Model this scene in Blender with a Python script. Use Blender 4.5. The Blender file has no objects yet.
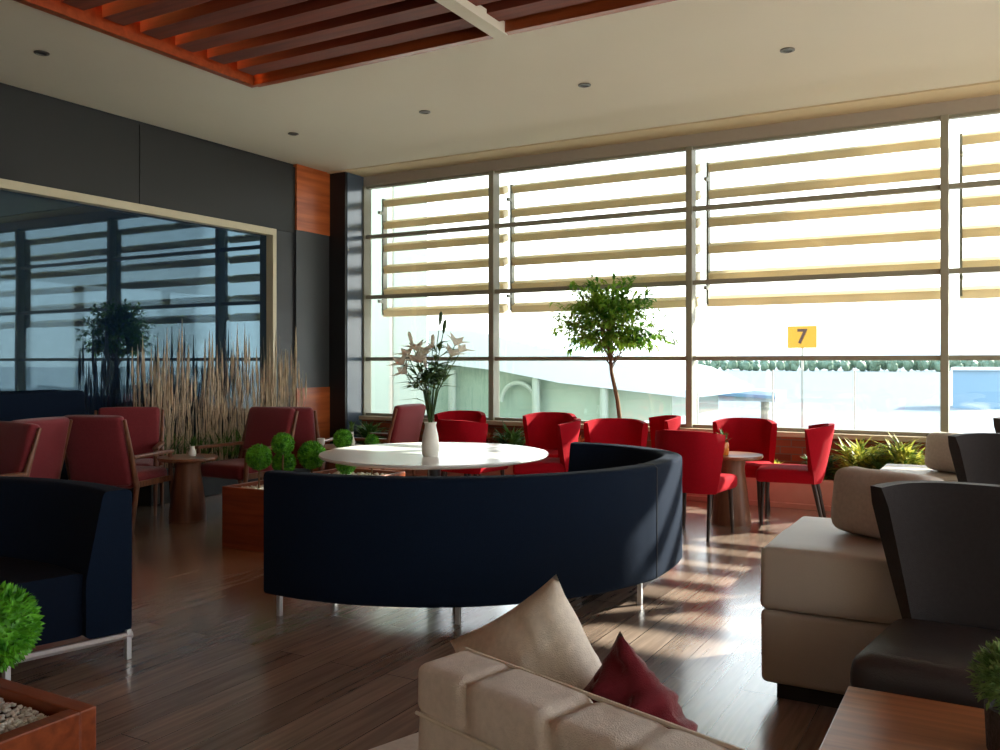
import bpy, bmesh, math, random
from mathutils import Vector, Matrix, noise
random.seed(7)
PI = math.pi
R = math.radians
SC = bpy.context.scene
COL = SC.collection

# ------------------------------------------------------------------ camera
cam_d = bpy.data.cameras.new('camera')
cam = bpy.data.objects.new('camera', cam_d)
COL.objects.link(cam)
cam.location = (0, 0, 1.4)
cam.rotation_euler = (R(90), 0, R(29.5))
cam_d.sensor_width = 36
cam_d.lens = 31.8
cam_d.shift_y = -13 / 1000
cam_d.clip_start = 0.05
cam_d.clip_end = 3000
SC.camera = cam

# ------------------------------------------------------------------ view, sky, sun
SC.view_settings.view_transform = 'Standard'
SC.view_settings.look = 'None'
SC.view_settings.exposure = 1.2
SC.view_settings.gamma = 1.0
SC.view_settings.use_curve_mapping = False
SC.cycles.use_denoising = True
SC.cycles.max_bounces = 10
SC.cycles.diffuse_bounces = 6
SC.cycles.glossy_bounces = 4
SC.cycles.transparent_max_bounces = 16
SC.cycles.sample_clamp_indirect = 6
SC.cycles.caustics_reflective = False
SC.cycles.caustics_refractive = False

world = bpy.data.worlds.new('world')
SC.world = world
world.use_nodes = True
wn = world.node_tree
wn.nodes.clear()
w_out = wn.nodes.new('ShaderNodeOutputWorld')
w_bg = wn.nodes.new('ShaderNodeBackground')
w_tc = wn.nodes.new('ShaderNodeTexCoord')
w_sep = wn.nodes.new('ShaderNodeSeparateXYZ')
w_rmp = wn.nodes.new('ShaderNodeValToRGB')
w_rmp.color_ramp.elements[0].position = 0.0
w_rmp.color_ramp.elements[0].color = (1.0, 0.965, 0.91, 1)
w_rmp.color_ramp.elements[1].position = 0.75
w_rmp.color_ramp.elements[1].color = (0.55, 0.74, 1.0, 1)
w_bg.inputs['Strength'].default_value = 2.3
wn.links.new(w_tc.outputs['Generated'], w_sep.inputs[0])
wn.links.new(w_sep.outputs['Z'], w_rmp.inputs[0])
wn.links.new(w_rmp.outputs[0], w_bg.inputs['Color'])
wn.links.new(w_bg.outputs[0], w_out.inputs[0])

sun_d = bpy.data.lights.new('sun', 'SUN')
sun_d.energy = 9.5
sun_d.angle = R(0.6)
sun_d.color = (1.0, 0.92, 0.80)
sun = bpy.data.objects.new('sun', sun_d)
COL.objects.link(sun)
SUN_DIR = Vector((0.78, 1.0, 0.68)).normalized()
sun.rotation_euler = SUN_DIR.to_track_quat('Z', 'Y').to_euler()
sun.location = (20, 30, 20)


# ------------------------------------------------------------------ materials
def new_mat(name):
    m = bpy.data.materials.new(name)
    m.use_nodes = True
    n = m.node_tree
    b = n.nodes['Principled BSDF']
    return m, n, b


def rgb(r, g, b):
    def f(c):
        c /= 255.0
        return c / 12.92 if c <= 0.04045 else ((c + 0.055) / 1.055) ** 2.4
    return (f(r), f(g), f(b), 1)


def plain(name, col, rough=0.5, metal=0.0, noise_amt=0.08, scale=20, bump=0.0, bscale=200, spec=0.5, coat=0.0):
    m, n, b = new_mat(name)
    tc = n.nodes.new('ShaderNodeTexCoord')
    nz = n.nodes.new('ShaderNodeTexNoise')
    nz.inputs['Scale'].default_value = scale
    nz.inputs['Detail'].default_value = 4
    n.links.new(tc.outputs['Object'], nz.inputs['Vector'])
    mx = n.nodes.new('ShaderNodeMix')
    mx.data_type = 'RGBA'
    c = Vector(col[:3])
    mx.inputs[6].default_value = (*(c * (1 - noise_amt)), 1)
    mx.inputs[7].default_value = (*(c * (1 + noise_amt)), 1)
    n.links.new(nz.outputs['Fac'], mx.inputs[0])
    n.links.new(mx.outputs[2], b.inputs['Base Color'])
    b.inputs['Roughness'].default_value = rough
    b.inputs['Metallic'].default_value = metal
    b.inputs['Specular IOR Level'].default_value = spec
    b.inputs['Coat Weight'].default_value = coat
    if bump:
        n2 = n.nodes.new('ShaderNodeTexNoise')
        n2.inputs['Scale'].default_value = bscale
        n2.inputs['Detail'].default_value = 3
        n.links.new(tc.outputs['Object'], n2.inputs['Vector'])
        bp = n.nodes.new('ShaderNodeBump')
        bp.inputs['Strength'].default_value = bump
        bp.inputs['Distance'].default_value = 0.01
        n.links.new(n2.outputs['Fac'], bp.inputs['Height'])
        n.links.new(bp.outputs[0], b.inputs['Normal'])
    return m


def fabric(name, col, rough=0.85, sheen=0.3, wr=0.25, wscale=7, weave=350):
    m = plain(name, col, rough, noise_amt=0.18, scale=60, bump=0.35, bscale=weave, spec=0.15)
    b = m.node_tree.nodes['Principled BSDF']
    b.inputs['Sheen Weight'].default_value = sheen
    b.inputs['Sheen Roughness'].default_value = 0.4
    return m


def wood(name, c1, c2, rough=0.4, axis='X', scale=3.0, coat=0.0):
    m, n, b = new_mat(name)
    tc = n.nodes.new('ShaderNodeTexCoord')
    mp = n.nodes.new('ShaderNodeMapping')
    s = [14 * scale, 14 * scale, 14 * scale]
    s['XYZ'.index(axis)] = 1.0 * scale
    mp.inputs['Scale'].default_value = s
    nz = n.nodes.new('ShaderNodeTexNoise')
    nz.inputs['Scale'].default_value = 1.0
    nz.inputs['Detail'].default_value = 6
    nz.inputs['Distortion'].default_value = 0.4
    rp = n.nodes.new('ShaderNodeValToRGB')
    rp.color_ramp.elements[0].position = 0.3
    rp.color_ramp.elements[0].color = c1
    rp.color_ramp.elements[1].position = 0.7
    rp.color_ramp.elements[1].color = c2
    n.links.new(tc.outputs['Object'], mp.inputs[0])
    n.links.new(mp.outputs[0], nz.inputs['Vector'])
    n.links.new(nz.outputs['Fac'], rp.inputs[0])
    n.links.new(rp.outputs[0], b.inputs['Base Color'])
    b.inputs['Roughness'].default_value = rough
    b.inputs['Coat Weight'].default_value = coat
    return m


def floor_mat():
    m, n, b = new_mat('floor_planks')
    tc = n.nodes.new('ShaderNodeTexCoord')
    mp = n.nodes.new('ShaderNodeMapping')
    mp.inputs['Rotation'].default_value = (0, 0, R(90))
    br = n.nodes.new('ShaderNodeTexBrick')
    br.offset = 0.37
    br.inputs['Scale'].default_value = 1.0
    br.inputs['Brick Width'].default_value = 1.6
    br.inputs['Row Height'].default_value = 0.16
    br.inputs['Mortar Size'].default_value = 0.0025
    br.inputs['Mortar Smooth'].default_value = 0.1
    br.inputs['Bias'].default_value = 0.0
    br.inputs['Color1'].default_value = rgb(150, 130, 116)
    br.inputs['Color2'].default_value = rgb(184, 162, 146)
    br.inputs['Mortar'].default_value = rgb(50, 38, 32)
    n.links.new(tc.outputs['Object'], mp.inputs[0])
    n.links.new(mp.outputs[0], br.inputs['Vector'])
    mp2 = n.nodes.new('ShaderNodeMapping')
    mp2.inputs['Scale'].default_value = (22, 1.2, 1)
    nz = n.nodes.new('ShaderNodeTexNoise')
    nz.inputs['Scale'].default_value = 1.5
    nz.inputs['Detail'].default_value = 7
    nz.inputs['Distortion'].default_value = 0.8
    n.links.new(tc.outputs['Object'], mp2.inputs[0])
    n.links.new(mp2.outputs[0], nz.inputs['Vector'])
    rp = n.nodes.new('ShaderNodeValToRGB')
    rp.color_ramp.elements[0].position = 0.3
    rp.color_ramp.elements[0].color = (0.5, 0.5, 0.5, 1)
    rp.color_ramp.elements[1].position = 0.7
    rp.color_ramp.elements[1].color = (1.0, 1.0, 1.0, 1)
    n.links.new(nz.outputs['Fac'], rp.inputs[0])
    mx = n.nodes.new('ShaderNodeMix')
    mx.data_type = 'RGBA'
    mx.blend_type = 'MULTIPLY'
    mx.inputs[0].default_value = 0.8
    n.links.new(br.outputs['Color'], mx.inputs[6])
    n.links.new(rp.outputs[0], mx.inputs[7])
    n.links.new(mx.outputs[2], b.inputs['Base Color'])
    mr = n.nodes.new('ShaderNodeMapRange')
    mr.inputs['To Min'].default_value = 0.16
    mr.inputs['To Max'].default_value = 0.28
    n.links.new(nz.outputs['Fac'], mr.inputs[0])
    n.links.new(mr.outputs[0], b.inputs['Roughness'])
    b.inputs['Specular IOR Level'].default_value = 0.8
    b.inputs['Coat Weight'].default_value = 1.0
    b.inputs['Coat Roughness'].default_value = 0.22
    bp = n.nodes.new('ShaderNodeBump')
    bp.inputs['Strength'].default_value = 0.25
    bp.inputs['Distance'].default_value = 0.002
    inv = n.nodes.new('ShaderNodeMath')
    inv.operation = 'SUBTRACT'
    inv.inputs[0].default_value = 1.0
    n.links.new(br.outputs['Fac'], inv.inputs[1])
    n.links.new(inv.outputs[0], bp.inputs['Height'])
    n.links.new(bp.outputs[0], b.inputs['Normal'])
    return m


def brick_mat():
    m, n, b = new_mat('rust_brick')
    tc = n.nodes.new('ShaderNodeTexCoord')
    mp = n.nodes.new('ShaderNodeMapping')
    mp.inputs['Rotation'].default_value = (R(90), 0, 0)
    br = n.nodes.new('ShaderNodeTexBrick')
    br.inputs['Scale'].default_value = 1.0
    br.inputs['Brick Width'].default_value = 0.22
    br.inputs['Row Height'].default_value = 0.075
    br.inputs['Mortar Size'].default_value = 0.006
    br.inputs['Color1'].default_value = rgb(160, 84, 52)
    br.inputs['Color2'].default_value = rgb(120, 62, 42)
    br.inputs['Mortar'].default_value = rgb(120, 100, 84)
    n.links.new(tc.outputs['Object'], mp.inputs[0])
    n.links.new(mp.outputs[0], br.inputs['Vector'])
    n.links.new(br.outputs['Color'], b.inputs['Base Color'])
    b.inputs['Roughness'].default_value = 0.9
    return m


def glass_mat(name, tint=(0.97, 1.0, 0.99), gloss=0.05, rough=0.0):
    """thin clear pane: see-through with a Fresnel-weighted reflection"""
    m = bpy.data.materials.new(name)
    m.use_nodes = True
    n = m.node_tree
    n.nodes.clear()
    out = n.nodes.new('ShaderNodeOutputMaterial')
    tr = n.nodes.new('ShaderNodeBsdfTransparent')
    tr.inputs[0].default_value = (*tint, 1)
    gl = n.nodes.new('ShaderNodeBsdfGlossy')
    gl.inputs['Roughness'].default_value = rough
    lw = n.nodes.new('ShaderNodeLayerWeight')
    lw.inputs['Blend'].default_value = 0.25
    ad = n.nodes.new('ShaderNodeMath')
    ad.operation = 'MULTIPLY_ADD'
    ad.inputs[1].default_value = 0.6
    ad.inputs[2].default_value = gloss
    mx = n.nodes.new('ShaderNodeMixShader')
    n.links.new(lw.outputs['Fresnel'], ad.inputs[0])
    n.links.new(ad.outputs[0], mx.inputs[0])
    n.links.new(tr.outputs[0], mx.inputs[1])
    n.links.new(gl.outputs[0], mx.inputs[2])
    n.links.new(mx.outputs[0], out.inputs[0])
    return m


def mirror_glass():
    m = bpy.data.materials.new('dark_blue_glass')
    m.use_nodes = True
    n = m.node_tree
    n.nodes.clear()
    out = n.nodes.new('ShaderNodeOutputMaterial')
    df = n.nodes.new('ShaderNodeBsdfDiffuse')
    df.inputs[0].default_value = rgb(14, 28, 50)
    gl = n.nodes.new('ShaderNodeBsdfGlossy')
    gl.inputs['Roughness'].default_value = 0.015
    gl.inputs[0].default_value = (0.50, 0.80, 1.0, 1)
    tc = n.nodes.new('ShaderNodeTexCoord')
    nz = n.nodes.new('ShaderNodeTexNoise')
    nz.inputs['Scale'].default_value = 1.1
    nz.inputs['Detail'].default_value = 1
    n.links.new(tc.outputs['Object'], nz.inputs['Vector'])
    bp = n.nodes.new('ShaderNodeBump')
    bp.inputs['Strength'].default_value = 0.03
    bp.inputs['Distance'].default_value = 0.02
    n.links.new(nz.outputs['Fac'], bp.inputs['Height'])
    n.links.new(bp.outputs[0], gl.inputs['Normal'])
    mx = n.nodes.new('ShaderNodeMixShader')
    mx.inputs[0].default_value = 0.12
    n.links.new(df.outputs[0], mx.inputs[1])
    n.links.new(gl.outputs[0], mx.inputs[2])
    n.links.new(mx.outputs[0], out.inputs[0])
    return m


def emis(name, col, s):
    m, n, b = new_mat(name)
    b.inputs['Base Color'].default_value = col
    b.inputs['Emission Color'].default_value = col
    b.inputs['Emission Strength'].default_value = s
    return m


def leaf_mat(name, c1, c2, trans=0.25, scale=9):
    m, n, b = new_mat(name)
    tc = n.nodes.new('ShaderNodeTexCoord')
    nz = n.nodes.new('ShaderNodeTexNoise')
    nz.inputs['Scale'].default_value = scale
    nz.inputs['Detail'].default_value = 2
    rp = n.nodes.new('ShaderNodeValToRGB')
    rp.color_ramp.elements[0].position = 0.35
    rp.color_ramp.elements[0].color = c1
    rp.color_ramp.elements[1].position = 0.65
    rp.color_ramp.elements[1].color = c2
    n.links.new(tc.outputs['Object'], nz.inputs['Vector'])
    n.links.new(nz.outputs['Fac'], rp.inputs[0])
    n.links.new(rp.outputs[0], b.inputs['Base Color'])
    b.inputs['Roughness'].default_value = 0.5
    out = n.nodes['Material Output']
    tl = n.nodes.new('ShaderNodeBsdfTranslucent')
    n.links.new(rp.outputs[0], tl.inputs[0])
    mx = n.nodes.new('ShaderNodeMixShader')
    mx.inputs[0].default_value = trans
    n.links.new(b.outputs[0], mx.inputs[1])
    n.links.new(tl.outputs[0], mx.inputs[2])
    n.links.new(mx.outputs[0], out.inputs[0])
    return m


M = {
    'floor': floor_mat(),
    'ceiling': plain('ceiling_paint', rgb(216, 209, 190), 0.9, noise_amt=0.02, scale=2),
    'soffit': plain('soffit_paint', rgb(214, 196, 160), 0.8, noise_amt=0.02, scale=2),
    'panel': plain('dark_wall_panel', rgb(30, 31, 29), 0.6, noise_amt=0.05, scale=2),
    'panel_grey': plain('grey_wall_panel', rgb(56, 60, 62), 0.5, noise_amt=0.05, scale=2),
    'black': plain('black_panel', rgb(22, 22, 24), 0.5, noise_amt=0.05),
    'gloss_blue': plain('glossy_blue_grey_panel', rgb(70, 84, 98), 0.18, noise_amt=0.04, spec=0.8),
    'wall': plain('far_wall_paint', rgb(190, 182, 168), 0.9, noise_amt=0.03, scale=2),
    'orange_wood': wood('orange_wood', rgb(150, 72, 30), rgb(196, 104, 50), 0.4, 'Y', 1.2),
    'slat_wood': wood('red_brown_slat_wood', rgb(92, 34, 16), rgb(124, 52, 26), 0.7, 'X', 1.2),
    'edge_wood': wood('recess_edge_wood', rgb(128, 58, 24), rgb(160, 78, 36), 0.4, 'X', 1.2),
    'cream': plain('cream_frame', rgb(206, 198, 168), 0.5, noise_amt=0.02),
    'frame': plain('grey_brown_window_metal', rgb(142, 140, 122), 0.5, 0.0, 0.03),
    'header': plain('grey_brown_header', rgb(166, 158, 144), 0.6, 0.0, 0.04),
    'louver': leaf_mat('tan_louver', rgb(232, 218, 188), rgb(240, 226, 196), 0.30, 3),
    'sill': plain('sill_stone', rgb(190, 172, 146), 0.5, 0.0, 0.06),
    'bed': plain('pink_stone', rgb(196, 144, 128), 0.55, 0.0, 0.12, 8),
    'soil': plain('dark_soil', rgb(48, 34, 26), 0.95, 0.0, 0.3, 30, 0.6, 60),
    'brick': brick_mat(),
    'glass': glass_mat('clear_pane'),
    'mirror': mirror_glass(),
    'navy': fabric('navy_fabric', rgb(9, 24, 43), 0.9, 0.0),
    'navy_dark': fabric('navy_cushion_fabric', rgb(9, 21, 38), 0.9, 0.0),
    'chrome': plain('brushed_chrome', rgb(214, 216, 220), 0.35, 0.6, 0.02),
    'dark_chrome': plain('dull_steel', rgb(120, 122, 126), 0.3, 1.0, 0.02),
    'red': fabric('crimson_fabric', rgb(164, 6, 28), 0.85, 0.0),
    'leg_dark': wood('dark_leg_wood', rgb(30, 16, 12), rgb(48, 27, 20), 0.35, 'Z', 3),
    'maroon': fabric('maroon_fabric', rgb(132, 52, 58), 0.8, 0.3),
    'arm_wood': wood('walnut_frame_wood', rgb(92, 54, 36), rgb(140, 90, 60), 0.4, 'Z', 3),
    'table_wood': wood('table_wood', rgb(110, 66, 42), rgb(150, 98, 66), 0.3, 'X', 3),
    'trumpet': wood('pedestal_wood', rgb(98, 60, 42), rgb(128, 84, 60), 0.4, 'Z', 2),
    'coffee': wood('coffee_table_wood', rgb(128, 70, 36), rgb(176, 108, 62), 0.28, 'X', 2.2),
    'planter': wood('planter_wood', rgb(110, 48, 24), rgb(150, 76, 40), 0.35, 'X', 2),
    'white': plain('white_table_laminate', rgb(232, 234, 230), 0.25, 0.0, 0.01),
    'ceramic': plain('white_ceramic', rgb(228, 228, 220), 0.3, 0.0, 0.03),
    'beige': fabric('beige_fabric', rgb(218, 210, 200), 0.85, 0.2),
    'beige_leather': plain('beige_leather', rgb(186, 174, 160), 0.5, 0.0, 0.05, 10, 0.15, 150),
    'pillow': fabric('light_pillow_fabric', rgb(232, 225, 212), 0.85, 0.2),
    'red_pillow': fabric('wine_velvet', rgb(100, 24, 34), 0.75, 0.3),
    'piping': plain('pale_piping', rgb(220, 212, 196), 0.7),
    'seam': plain('dark_seam', rgb(90, 78, 68), 0.8),
    'charcoal': fabric('charcoal_fabric', rgb(52, 50, 52), 0.7, 0.25),
    'charcoal_seat': plain('charcoal_leather', rgb(58, 54, 54), 0.45, 0.0, 0.06, 10, 0.15, 150),
    'plinth': plain('dark_plinth', rgb(36, 26, 20), 0.6),
    'topiary': leaf_mat('topiary_green', rgb(46, 120, 22), rgb(112, 190, 50), 0.3, 30),
    'tree_leaf': leaf_mat('tree_leaf', rgb(66, 132, 44), rgb(170, 206, 76), 0.55, 5),
    'lily_leaf': leaf_mat('lily_leaf', rgb(46, 72, 34), rgb(80, 110, 52), 0.3, 20),
    'petal': leaf_mat('lily_petal', rgb(232, 224, 206), rgb(250, 246, 236), 0.65, 20),
    'bark': wood('grey_brown_bark', rgb(96, 72, 50), rgb(140, 112, 84), 0.9, 'Z', 3),
    'yellow_leaf': leaf_mat('variegated_leaf', rgb(70, 110, 40), rgb(220, 214, 100), 0.35, 14),
    'green_leaf': leaf_mat('bed_leaf', rgb(40, 74, 32), rgb(96, 136, 60), 0.3, 12),
    'red_leaf': leaf_mat('red_bed_leaf', rgb(110, 40, 24), rgb(190, 96, 44), 0.35, 12),
    'moss': leaf_mat('moss_leaf', rgb(96, 136, 66), rgb(160, 192, 120), 0.3, 40),
    'straw': leaf_mat('dry_straw', rgb(200, 180, 148), rgb(238, 224, 198), 0.3, 10),
    'pebble': plain('white_pebble', rgb(212, 212, 206), 0.6, 0.0, 0.15, 15),
    'orange_pot': plain('amber_jar', rgb(214, 128, 50), 0.3, 0.0, 0.1, 20),
    'wicker': plain('dark_wicker', rgb(58, 52, 50), 0.7, 0.0, 0.4, 90, 0.8, 90),
    'lamp_metal': plain('downlight_metal', rgb(96, 92, 84), 0.4, 0.5, 0.02),
    'cove': emis('warm_cove_strip', (1.0, 0.42, 0.12, 1), 26.0),
    # outside
    'apron': plain('pale_concrete_apron', rgb(110, 115, 117), 0.85, 0.0, 0.06, 0.05),
    'bldg': plain('white_cladding', rgb(150, 160, 146), 0.7, 0.0, 0.03, 0.5),
    'bldg_roof': plain('pale_metal_roof', rgb(184, 190, 194), 0.6, 0.0, 0.04, 0.3),
    'bldg_glass': plain('green_glazing', rgb(136, 154, 138), 0.2, 0.0, 0.12, 0.6),
    'bounce_white': plain('white_bounce_surface', rgb(240, 238, 230), 0.8, 0.0, 0.02, 0.3),  # bright white for the unseen slab added as a light reflector
    'yellow': plain('yellow_sign_paint', rgb(186, 132, 10), 0.6, 0.0, 0.02),
    'sign_ink': plain('dark_sign_paint', rgb(60, 26, 8), 0.5),
    'trees_far': leaf_mat('far_tree_leaf', rgb(78, 104, 84), rgb(104, 128, 104), 0.1, 0.05),
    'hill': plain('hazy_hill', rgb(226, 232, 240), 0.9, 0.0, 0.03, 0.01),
    'hangar': plain('blue_grey_hangar', rgb(110, 140, 160), 0.6, 0.0, 0.05, 0.3),
    'balu': glass_mat('pale_balustrade_glass', (0.87, 0.91, 0.93), 0.06),
}


# ------------------------------------------------------------------ mesh builder
class MB:
    def __init__(self):
        self.bm = bmesh.new()

    def box(self, lo, hi, rot=None, bevel=0.0, seg=2):
        c = (Vector(lo) + Vector(hi)) / 2
        s = Vector(hi) - Vector(lo)
        g = bmesh.ops.create_cube(self.bm, size=1.0)
        vs = g['verts']
        bmesh.ops.scale(self.bm, vec=s, verts=vs)
        if bevel:
            es = list({e for v in vs for e in v.link_edges})
            r = bmesh.ops.bevel(self.bm, geom=es, offset=bevel, segments=seg, affect='EDGES', profile=0.5)
            vs = list({v for f in r['faces'] for v in f.verts} | {v for v in vs if v.is_valid})
        if rot is not None:
            bmesh.ops.rotate(self.bm, cent=(0, 0, 0), matrix=rot, verts=vs)
        bmesh.ops.translate(self.bm, vec=c, verts=vs)
        return self

    def tube(self, pts, r, n=10, cap=True):
        pts = [Vector(p) for p in pts]
        rs = r if isinstance(r, (list, tuple)) else [r] * len(pts)
        rings = []
        up = Vector((0, 0, 1))
        prev = None
        for i, p in enumerate(pts):
            a = pts[max(i - 1, 0)]
            b = pts[min(i + 1, len(pts) - 1)]
            d = (b - a).normalized()
            if prev is None:
                ref = up if abs(d.z) < 0.9 else Vector((1, 0, 0))
                u = d.cross(ref).normalized()
            else:
                u = (prev - d * prev.dot(d)).normalized()
            prev = u
            v = d.cross(u)
            rings.append([self.bm.verts.new(p + (u * math.cos(2 * PI * k / n) + v * math.sin(2 * PI * k / n)) * rs[i]) for k in range(n)])
        for i in range(len(rings) - 1):
            for k in range(n):
                self.bm.faces.new((rings[i][k], rings[i][(k + 1) % n], rings[i + 1][(k + 1) % n], rings[i + 1][k]))
        if cap:
            self.bm.faces.new(rings[0][::-1])
            self.bm.faces.new(rings[-1])
        return self

    def lathe(self, prof, c=(0, 0, 0), n=32):
        c = Vector(c)
        rings = []
        for r, z in prof:
            if r < 1e-6:
                rings.append([self.bm.verts.new(c + Vector((0, 0, z)))])
            else:
                rings.append([self.bm.verts.new(c + Vector((r * math.cos(2 * PI * k / n), r * math.sin(2 * PI * k / n), z))) for k in range(n)])
        for a, b in zip(rings, rings[1:]):
            for k in range(n):
                k2 = (k + 1) % n
                if len(a) == 1 and len(b) == 1:
                    continue
                if len(a) == 1:
                    self.bm.faces.new((a[0], b[k2], b[k]))
                elif len(b) == 1:
                    self.bm.faces.new((a[k], a[k2], b[0]))
                else:
                    self.bm.faces.new((a[k], a[k2], b[k2], b[k]))
        return self

    def loft(self, sections, closed=True, caps=True):
        """sections: list of lists of points (same count); closed ring profile"""
        rings = [[self.bm.verts.new(p) for p in s] for s in sections]
        n = len(rings[0])
        for a, b in zip(rings, rings[1:]):
            for k in range(n if closed else n - 1):
                k2 = (k + 1) % n
                self.bm.faces.new((a[k], a[k2], b[k2], b[k]))
        if caps:
            self.bm.faces.new(rings[0][::-1])
            self.bm.faces.new(rings[-1])
        return self

    def rbox(self, size, c=(0, 0, 0), r=0.03, n=(8, 8, 4), rot=None, disp=None):
        """rounded soft box, optional displacement disp(p, normal)->offset in metres"""
        sx, sy, sz = [s / 2 for s in size]
        tmp = {}
        r = min(r, sx, sy, sz)

        def vert(p):
            key = tuple(round(q, 5) for q in p)
            if key in tmp:
                return tmp[key]
            P = Vector(p)
            q = Vector((max(-sx + r, min(sx - r, P.x)), max(-sy + r, min(sy - r, P.y)), max(-sz + r, min(sz - r, P.z))))
            d = P - q
            nn = d.normalized() if d.length > 1e-9 else Vector((0, 0, 1))
            P = q + nn * r if d.length > 1e-9 else P
            if disp:
                P = P + nn * disp(P, nn)
            if rot is not None:
                P = rot @ P
            v = self.bm.verts.new(P + Vector(c))
            tmp[key] = v
            return v

        def ts(s, k):
            # samples concentrated at the rounded ends
            out = [-s, -s + r * 0.15, -s + r * 0.5, -s + r]
            m = max(1, k)
            for i in range(1, m):
                out.append(-s + r + (2 * s - 2 * r) * i / m)
            out += [s - r, s - r * 0.5, s - r * 0.15, s]
            o2 = []
            for a in out:
                if not o2 or a - o2[-1] > 1e-5:
                    o2.append(a)
            return o2
        X, Y, Z = ts(sx, n[0]), ts(sy, n[1]), ts(sz, n[2])
        def face(fn, A, B, flip):
            for i in range(len(A) - 1):
                for j in range(len(B) - 1):
                    q = [vert(fn(A[i], B[j])), vert(fn(A[i + 1], B[j])), vert(fn(A[i + 1], B[j + 1])), vert(fn(A[i], B[j + 1]))]
                    if flip:
                        q.reverse()
                    if len(set(q)) == 4:
                        try:
                            self.bm.faces.new(q)
                        except ValueError:
                            pass
        face(lambda a, b: (a, b, sz), X, Y, False)
        face(lambda a, b: (a, b, -sz), X, Y, True)
        face(lambda a, b: (a, -sy, b), X, Z, False)
        face(lambda a, b: (a, sy, b), X, Z, True)
        face(lambda a, b: (sx, a, b), Y, Z, False)
        face(lambda a, b: (-sx, a, b), Y, Z, True)
        return self

    def leaf(self, p, d, l, w, up=None, bend=0.0):
        """a folded leaf blade from p along d"""
        p = Vector(p)
        d = Vector(d).normalized()
        ref = Vector((0, 0, 1)) if up is None else Vector(up)
        s = d.cross(ref)
        if s.length < 1e-3:
            s = Vector((1, 0, 0))
        s.normalize()
        nrm = s.cross(d)
        a = self.bm.verts.new(p)
        m1 = p + d * l * 0.45
        b = self.bm.verts.new(m1 + s * w / 2 + nrm * w * 0.15)
        c = self.bm.verts.new(m1 - s * w / 2 + nrm * w * 0.15)
        m = self.bm.verts.new(m1)
        t = self.bm.verts.new(p + d * l - nrm * bend * l)
        self.bm.faces.new((a, b, m))
        self.bm.faces.new((a, m, c))
        self.bm.faces.new((b, t, m))
        self.bm.faces.new((m, t, c))
        return self

    def build(self, name, mat, parent=None, smooth=None, loc=None):
        bmesh.ops.recalc_face_normals(self.bm, faces=self.bm.faces[:])
        me = bpy.data.meshes.new(name)
        self.bm.to_mesh(me)
        self.bm.free()
        me.materials.append(mat)
        if smooth is not None:
            if smooth >= 180:
                me.shade_smooth()
            else:
                me.shade_smooth()
                me.set_sharp_from_angle(angle=R(smooth))
        o = bpy.data.objects.new(name, me)
        COL.objects.link(o)
        if parent is not None:
            o.parent = parent
        if loc is not None:
            o.location = loc
        return o


def tag(o, label=None, cat=None, group=None, kind=None):
    if label:
        o['label'] = label
    if cat:
        o['category'] = cat
    if group:
        o['group'] = group
    if kind:
        o['kind'] = kind
    return o


def thing(name, label, cat, loc=(0, 0, 0), rz=0.0, group=None):
    o = bpy.data.objects.new(name, None)
    o.empty_display_size = 0.1
    COL.objects.link(o)
    o.location = loc
    o.rotation_euler = (0, 0, rz)
    return tag(o, label, cat, group)


def struct(name, mb, mat, parent=None, smooth=None):
    o = mb.build(name, mat, parent, smooth)
    if parent is None:
        o['kind'] = 'structure'
    return o


def dup(root, loc, rz, label, group=None):
    r = root.copy()
    COL.objects.link(r)
    r.location = loc
    r.rotation_euler = (0, 0, rz)
    r['label'] = label
    if group:
        r['group'] = group
    for ch in list(root.children):
        c = ch.copy()
        COL.objects.link(c)
        c.parent = r
        for g in list(ch.children):
            d = g.copy()
            COL.objects.link(d)
            d.parent = c
    return r


def face_dir(dx, dy):
    """z rotation that turns a thing whose front is local -Y towards (dx, dy)"""
    return math.atan2(dy, dx) + PI / 2


CEIL = 3.9
YW = 9.5        # window plane
XL = -7.75      # left wall plane
XR = 7.05
YB = -4.0

# ------------------------------------------------------------------ setting: floor, walls, ceiling
b = MB(); b.box((XL - 0.3, YB, -0.15), (XR, YW + 0.1, 0.0))
struct('floor', b, M['floor'])

RX0, RX1, RY0, RY1 = -5.87, 3.4, -2.0, 5.85     # recess opening in the ceiling
b = MB()
b.box((XL - 0.3, YB, CEIL), (RX0, YW - 0.5, CEIL + 0.12))
b.box((RX1, YB, CEIL), (XR, YW - 0.5, CEIL + 0.12))
b.box((RX0, RY1, CEIL), (RX1, YW - 0.5, CEIL + 0.12))
b.box((RX0, YB, CEIL), (RX1, RY0, CEIL + 0.12))
b.box((XL - 0.3, YB, CEIL + 0.75), (XR, YW + 0.1, CEIL + 0.85))
struct('ceiling', b, M['ceiling'])
b = MB()
b.box((XL - 0.3, YW - 0.48, CEIL - 0.01), (XR, YW - 0.05, CEIL + 0.1))
b.box((XL - 0.3, YW - 0.5, CEIL + 0.02), (XR, YW + 0.1, CEIL + 0.12))
struct('trim_1', b, M['soffit'])

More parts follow.
